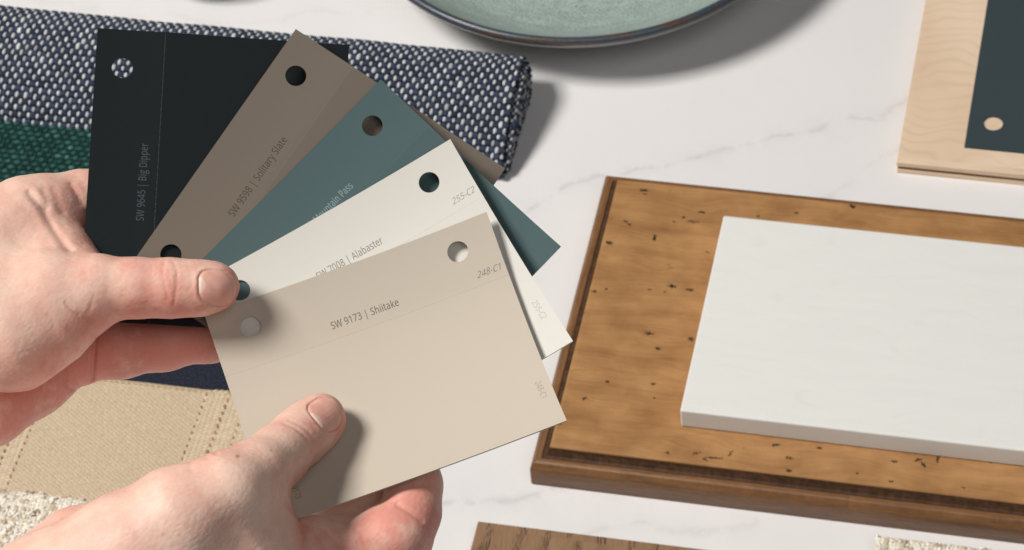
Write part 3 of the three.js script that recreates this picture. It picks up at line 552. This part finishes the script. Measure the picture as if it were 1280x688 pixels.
// left hand: thumb across the fan, fingers behind it
hand({
  label: 'left hand, its thumb laid across the fan and its fingers behind the cards', h: 0.62, K: 3, lines: [0.95, -0.3],
  lo: [-262, -75, -62], hi: [-70, 48, 48],
  groups: [
    { ...chain([[[-244.9, -45.6, 0], 30], [[-194.6, -21.9, 4], 25], [[-169.4, -13.3, 6], 18.5], [[-146.4, -7.8, 9], 13.5], [[-131, -6.5, 11], 10], [[-118.4, -6.9, 11.5], 9.1], [[-107.3, -6.9, 11.4], 8.9], [[-98.2, -6.9, 11.2], 8.15], [[-93.5, -6.3, 11], 7.7]], 4) },
    { ...chain([[[-181.6, -22.4, 6], 17], [[-156, -21.2, 9], 16.5], [[-142.9, -16.8, 10], 11.5], [[-136, -12.9, 10], 8]], 8), K: 9 },
    { ...chain([[[-191.6, -1.1, -2], 24], [[-166.7, 9.3, -4], 17.5], [[-155.7, 17.7, -7], 14.5], [[-149.9, 21.2, -9], 13]], 7), K: 8 },
    { ...chain([[[-159.1, 12.5, -4], 14], [[-145.1, 5.2, -1], 11.5], [[-137.8, 0.4, 3], 9]], 6), K: 4 },
    { ...chain([[[-156.1, 21.2, -9], 13.2], [[-140.4, 27.2, -14], 10.7], [[-117, 30.9, -13.5], 9.2], [[-100, 30.5, -12], 8.2], [[-88.1, 28.4, -10], 7.3]], 3), K: 4 },
    { ...chain([[[-198.6, -50.2, -10], 18], [[-170.2, -36.7, -20], 15], [[-157, -28.1, -25], 13], [[-150.1, -24.1, -25], 12]], 5), K: 2.2 },
    { ...chain([[[-150.2, -22, -25], 11], [[-140.9, -21.4, -25], 10]], 4), K: 1.2 },
    { ...chain([[[-138.3, -20.1, -25], 9.9], [[-127.3, -19, -24], 9.4], [[-112.8, -17.5, -22], 8.9], [[-97.9, -15.8, -20], 8.4], [[-82.7, -13.6, -17], 7.6]], 3), K: 1.1 },
    { ...chain([[[-176.4, -17.8, -22], 16], [[-151, -8.1, -24], 10.5], [[-125.2, -1.4, -24], 9], [[-104, 2.5, -20], 8], [[-94.4, 4.3, -14], 7.2]], 4), K: 4 },
    { ...chain([[[-181.1, -28.4, -22], 14], [[-157.3, 7.5, -28], 9.5], [[-136.3, 13.8, -26], 8], [[-121, 15.9, -18], 7]], 4), K: 4 },
  ],
  creases: [
    crease([[-108.9, 0.5, 17], [-109.1, -3.6, 20], [-108.4, -8.2, 20], [-107, -12.9, 18]], 0.42, 0.28), crease([[-106.4, 0.7, 17], [-104.7, -3.1, 20], [-104.6, -8.2, 20], [-105.8, -14.2, 17]], 0.42, 0.3), crease([[-107.5, -0.6, 18], [-107.1, -4.9, 20], [-106.3, -9.2, 20]], 0.35, 0.13),
    crease([[-101, -1.6, 18], [-100.3, -5.4, 19], [-100.4, -9.5, 19]], 0.4, 0.07), crease([[-112.6, -0.8, 19], [-112.9, -4.9, 20], [-111.8, -9.2, 20]], 0.4, 0.06),
    crease([[-154.8, 26.3, 4], [-149.7, 20.6, 8], [-146, 14, 6], [-140.9, 6.5, 8], [-138.8, 4.4, 8]], 1.2, 0.75), crease([[-150.1, 27.9, 0], [-148.1, 22.7, 4], [-148.5, 19.5, 4]], 1.1, 0.3), crease([[-147.3, 28.4, 0], [-144.8, 22.6, 2], [-142.9, 18.9, 0]], 1.2, 0.28), crease([[-142.3, 31.1, -4], [-139.3, 26.3, -6], [-138.2, 23.1, -6]], 1.1, 0.45), crease([[-148.3, 21.1, 2], [-144, 15.8, 2], [-140.1, 9.2, 3]], 1.1, 0.25),
    crease([[-139.2, -14, 16], [-135.1, -17.3, 16], [-130.5, -19.2, 14]], 0.55, 0.5), crease([[-130, -11.3, 18], [-131.4, -15.4, 18], [-132.6, -17.6, 16]], 0.45, 0.14), crease([[-154.1, -19.4, 22], [-146.2, -25.3, 20], [-138.5, -27.4, 14]], 0.5, 0.12), crease([[-157.9, -24.4, 22], [-150.6, -29.6, 20], [-143.7, -30.5, 12]], 0.5, 0.12), crease([[-149.1, -14.5, 23], [-141.9, -19.4, 20], [-135.7, -22.2, 14]], 0.5, 0.1),
    crease([[-122.4, -28.1, -13], [-121.5, -24.6, -11], [-122.4, -20.6, -11]], 0.6, 0.35), crease([[-120.3, -28.1, -13], [-119.9, -25.3, -11]], 0.5, 0.2), crease([[-108, -26.7, -12], [-108.2, -22.7, -11], [-107.5, -19.1, -11]], 0.55, 0.22),
    crease([[-145.1, -24, -15], [-144, -27.7, -15], [-143.9, -31.3, -15], [-140.9, -34.5, -15]], 0.7, 0.9), crease([[-134.3, -14.5, -15], [-134.6, -21.9, -15], [-135.7, -28.7, -15], [-136.6, -32.1, -15]], 0.7, 1.0), crease([[-156.4, -30.2, -13], [-150.7, -33.3, -13], [-148.5, -38, -13]], 0.5, 0.12), crease([[-161.5, -32.8, -13], [-154.7, -35.9, -13], [-152, -41.1, -13]], 0.5, 0.12),
  ],
  nails: [{ c: [-92.3, -7.7, 18.3], L: [1, 0.02, -0.1], N: [0.02, 0.05, 1], l: 5.9, w: 5.3 }],
  red: [[[-89.2, -6.6, 14], 9, 0.5], [[-106.5, -6.4, 19], 9, 0.3], [[-144.1, 24.4, -4], 18, 0.35], [[-118.1, -22.5, -12], 26, 0.95], [[-139.7, -28.3, -12], 18, 0.85], [[-155.7, -39.9, -10], 28, 0.75], [[-130.6, -15.9, 12], 14, 0.2], [[-97.6, -18.6, -12], 20, 0.8], [[-110.4, -13.8, 14], 20, 0.25], [[-139.9, 12.5, -4], 12, 0.4]],  // flushed skin; strong reds on lower finger and palm also paint in their shade
});
// right hand: thumb on the beige card, index finger bent behind its lower edge
hand({
  label: 'right hand gripping the lower corner of the beige card, thumb in front', h: 0.62, K: 3, lines: [0.75, 0.65],
  lo: [-232, -190, -34], hi: [-18, -36, 80],
  groups: [
    { ...chain([[[-184, -142.8, 20], 30], [[-138.1, -113.2, 26], 27], [[-112.9, -96.6, 38], 21.5], [[-98.7, -86.4, 43], 17.5], [[-85.3, -77.9, 43], 13.2], [[-77.5, -70.2, 36], 10.3], [[-71.5, -63, 27], 9.1], [[-65.5, -55.6, 18.8], 8.7], [[-61.6, -51.1, 14.8], 8.1], [[-59.2, -48.9, 14], 7.6]], 4) },
    { ...chain([[[-152.9, -114.7, 8], 26], [[-131, -96.4, 10], 20], [[-116.1, -90.5, 12], 17]], 6), K: 5 },
    { ...chain([[[-99, -100.6, 32], 22], [[-82.4, -92.7, 31], 17], [[-76.5, -87.5, 29], 12]], 7), K: 7 },
    { ...chain([[[-96.1, -102.9, 12], 20], [[-73.8, -96.3, 15], 15.5], [[-63, -92.7, 12], 13.2], [[-52.1, -90.9, 8], 11.8]], 4), K: 3.5 },
    { ...chain([[[-46.4, -91.5, 12], 11.2], [[-38.5, -87.4, 14.5], 10.6], [[-35.2, -86.2, 15], 10.4]], 5), K: 2.2 },
    { ...chain([[[-33.8, -86.4, 15], 10], [[-31.4, -78.1, 12.5], 9.2], [[-30.4, -69.1, 9.5], 8.4], [[-31.8, -58.8, 5.2], 7.6], [[-33.7, -53.9, 3.4], 7]], 3), K: 1.8 },
    { ...chain([[[-98.8, -109.8, 8], 18], [[-72, -100.6, 4], 11], [[-54.7, -85, -2], 10.6], [[-43.2, -79.7, -2], 9.4], [[-42.7, -69.7, -1], 8]], 4), K: 3 },
    { ...chain([[[-103.5, -117.2, 8], 16], [[-76.7, -119.2, 4], 10], [[-54.6, -116.5, 2], 9], [[-47.3, -106.3, 0], 8]], 4), K: 3 },
  ],
  creases: [
    crease([[-70.5, -53.4, 26], [-65.7, -55.6, 27], [-62.6, -58.4, 26], [-61, -62.3, 23]], 0.45, 0.28), crease([[-68.6, -52.2, 26], [-63.9, -54.4, 26], [-60.7, -57.7, 25], [-60.5, -61.3, 23]], 0.4, 0.22), crease([[-67.2, -54.6, 27], [-64.2, -56.8, 27]], 0.35, 0.1),
    crease([[-89.6, -61.6, 36], [-88.9, -65.3, 40], [-87.7, -68.8, 42]], 0.7, 0.34), crease([[-92.7, -62.6, 36], [-92, -66.2, 40], [-90.8, -69, 42]], 0.7, 0.22), crease([[-86.4, -61.1, 36], [-85.6, -63.8, 40]], 0.5, 0.2),
    crease([[-69.9, -78.6, 32], [-67.7, -80.7, 28], [-64.1, -83.1, 24], [-60.8, -85.2, 20]], 0.8, 0.35), crease([[-69, -76.7, 32], [-70.4, -79.1, 32], [-71.1, -82.3, 32]], 0.8, 0.25),
    crease([[-49.1, -84.4, 20], [-47.5, -87.5, 22], [-46, -90.9, 22]], 0.7, 0.45), crease([[-57.3, -85.6, 26], [-53.5, -89.3, 28], [-50.5, -92.7, 28]], 0.6, 0.25), crease([[-60.6, -85.8, 24], [-57.4, -90.2, 27], [-55.9, -92.6, 27]], 0.6, 0.25), crease([[-44.9, -87.7, 30], [-43.1, -90.7, 31]], 0.5, 0.15),
    crease([[-35.8, -77.2, 21], [-31.8, -79.7, 23], [-26.9, -83, 22]], 0.8, 0.42),
    crease([[-105.9, -72.9, 42], [-103.9, -79.6, 46]], 0.7, 0.12), crease([[-99.9, -70.5, 42], [-97.7, -77.9, 46]], 0.7, 0.12), crease([[-96.4, -68.1, 42], [-94.4, -76, 46]], 0.7, 0.14),
  ],
  nails: [{ c: [-58.2, -49.2, 19.4], L: [0.74, 0.62, -0.28], N: [0.38, 0.12, 1], l: 5.2, w: 5.6 }],
  red: [[[-56.6, -46.7, 17], 9, 0.6], [[-62.9, -57.2, 25], 9, 0.35], [[-90.6, -65.3, 40], 14, 0.3], [[-36.5, -85.4, 28], 18, 0.6], [[-24.5, -79.6, 22], 16, 0.65], [[-126.9, -82.6, 26], 16, 0.4], [[-67.1, -82.6, 26], 10, 0.4], [[-59.3, -61.5, 18], 12, 0.4], [[-53.6, -88.8, 26], 16, 0.3]],
  spots: [[[-82, -67.3, 40], 0.75, 0.7], [[-97.9, -92.5, 48], 0.6, 0.4], [[-102.6, -92, 48], 0.6, 0.35], [[-72.5, -64.3, 36], 0.6, 0.4]],
});

renderer.render(scene, camera);
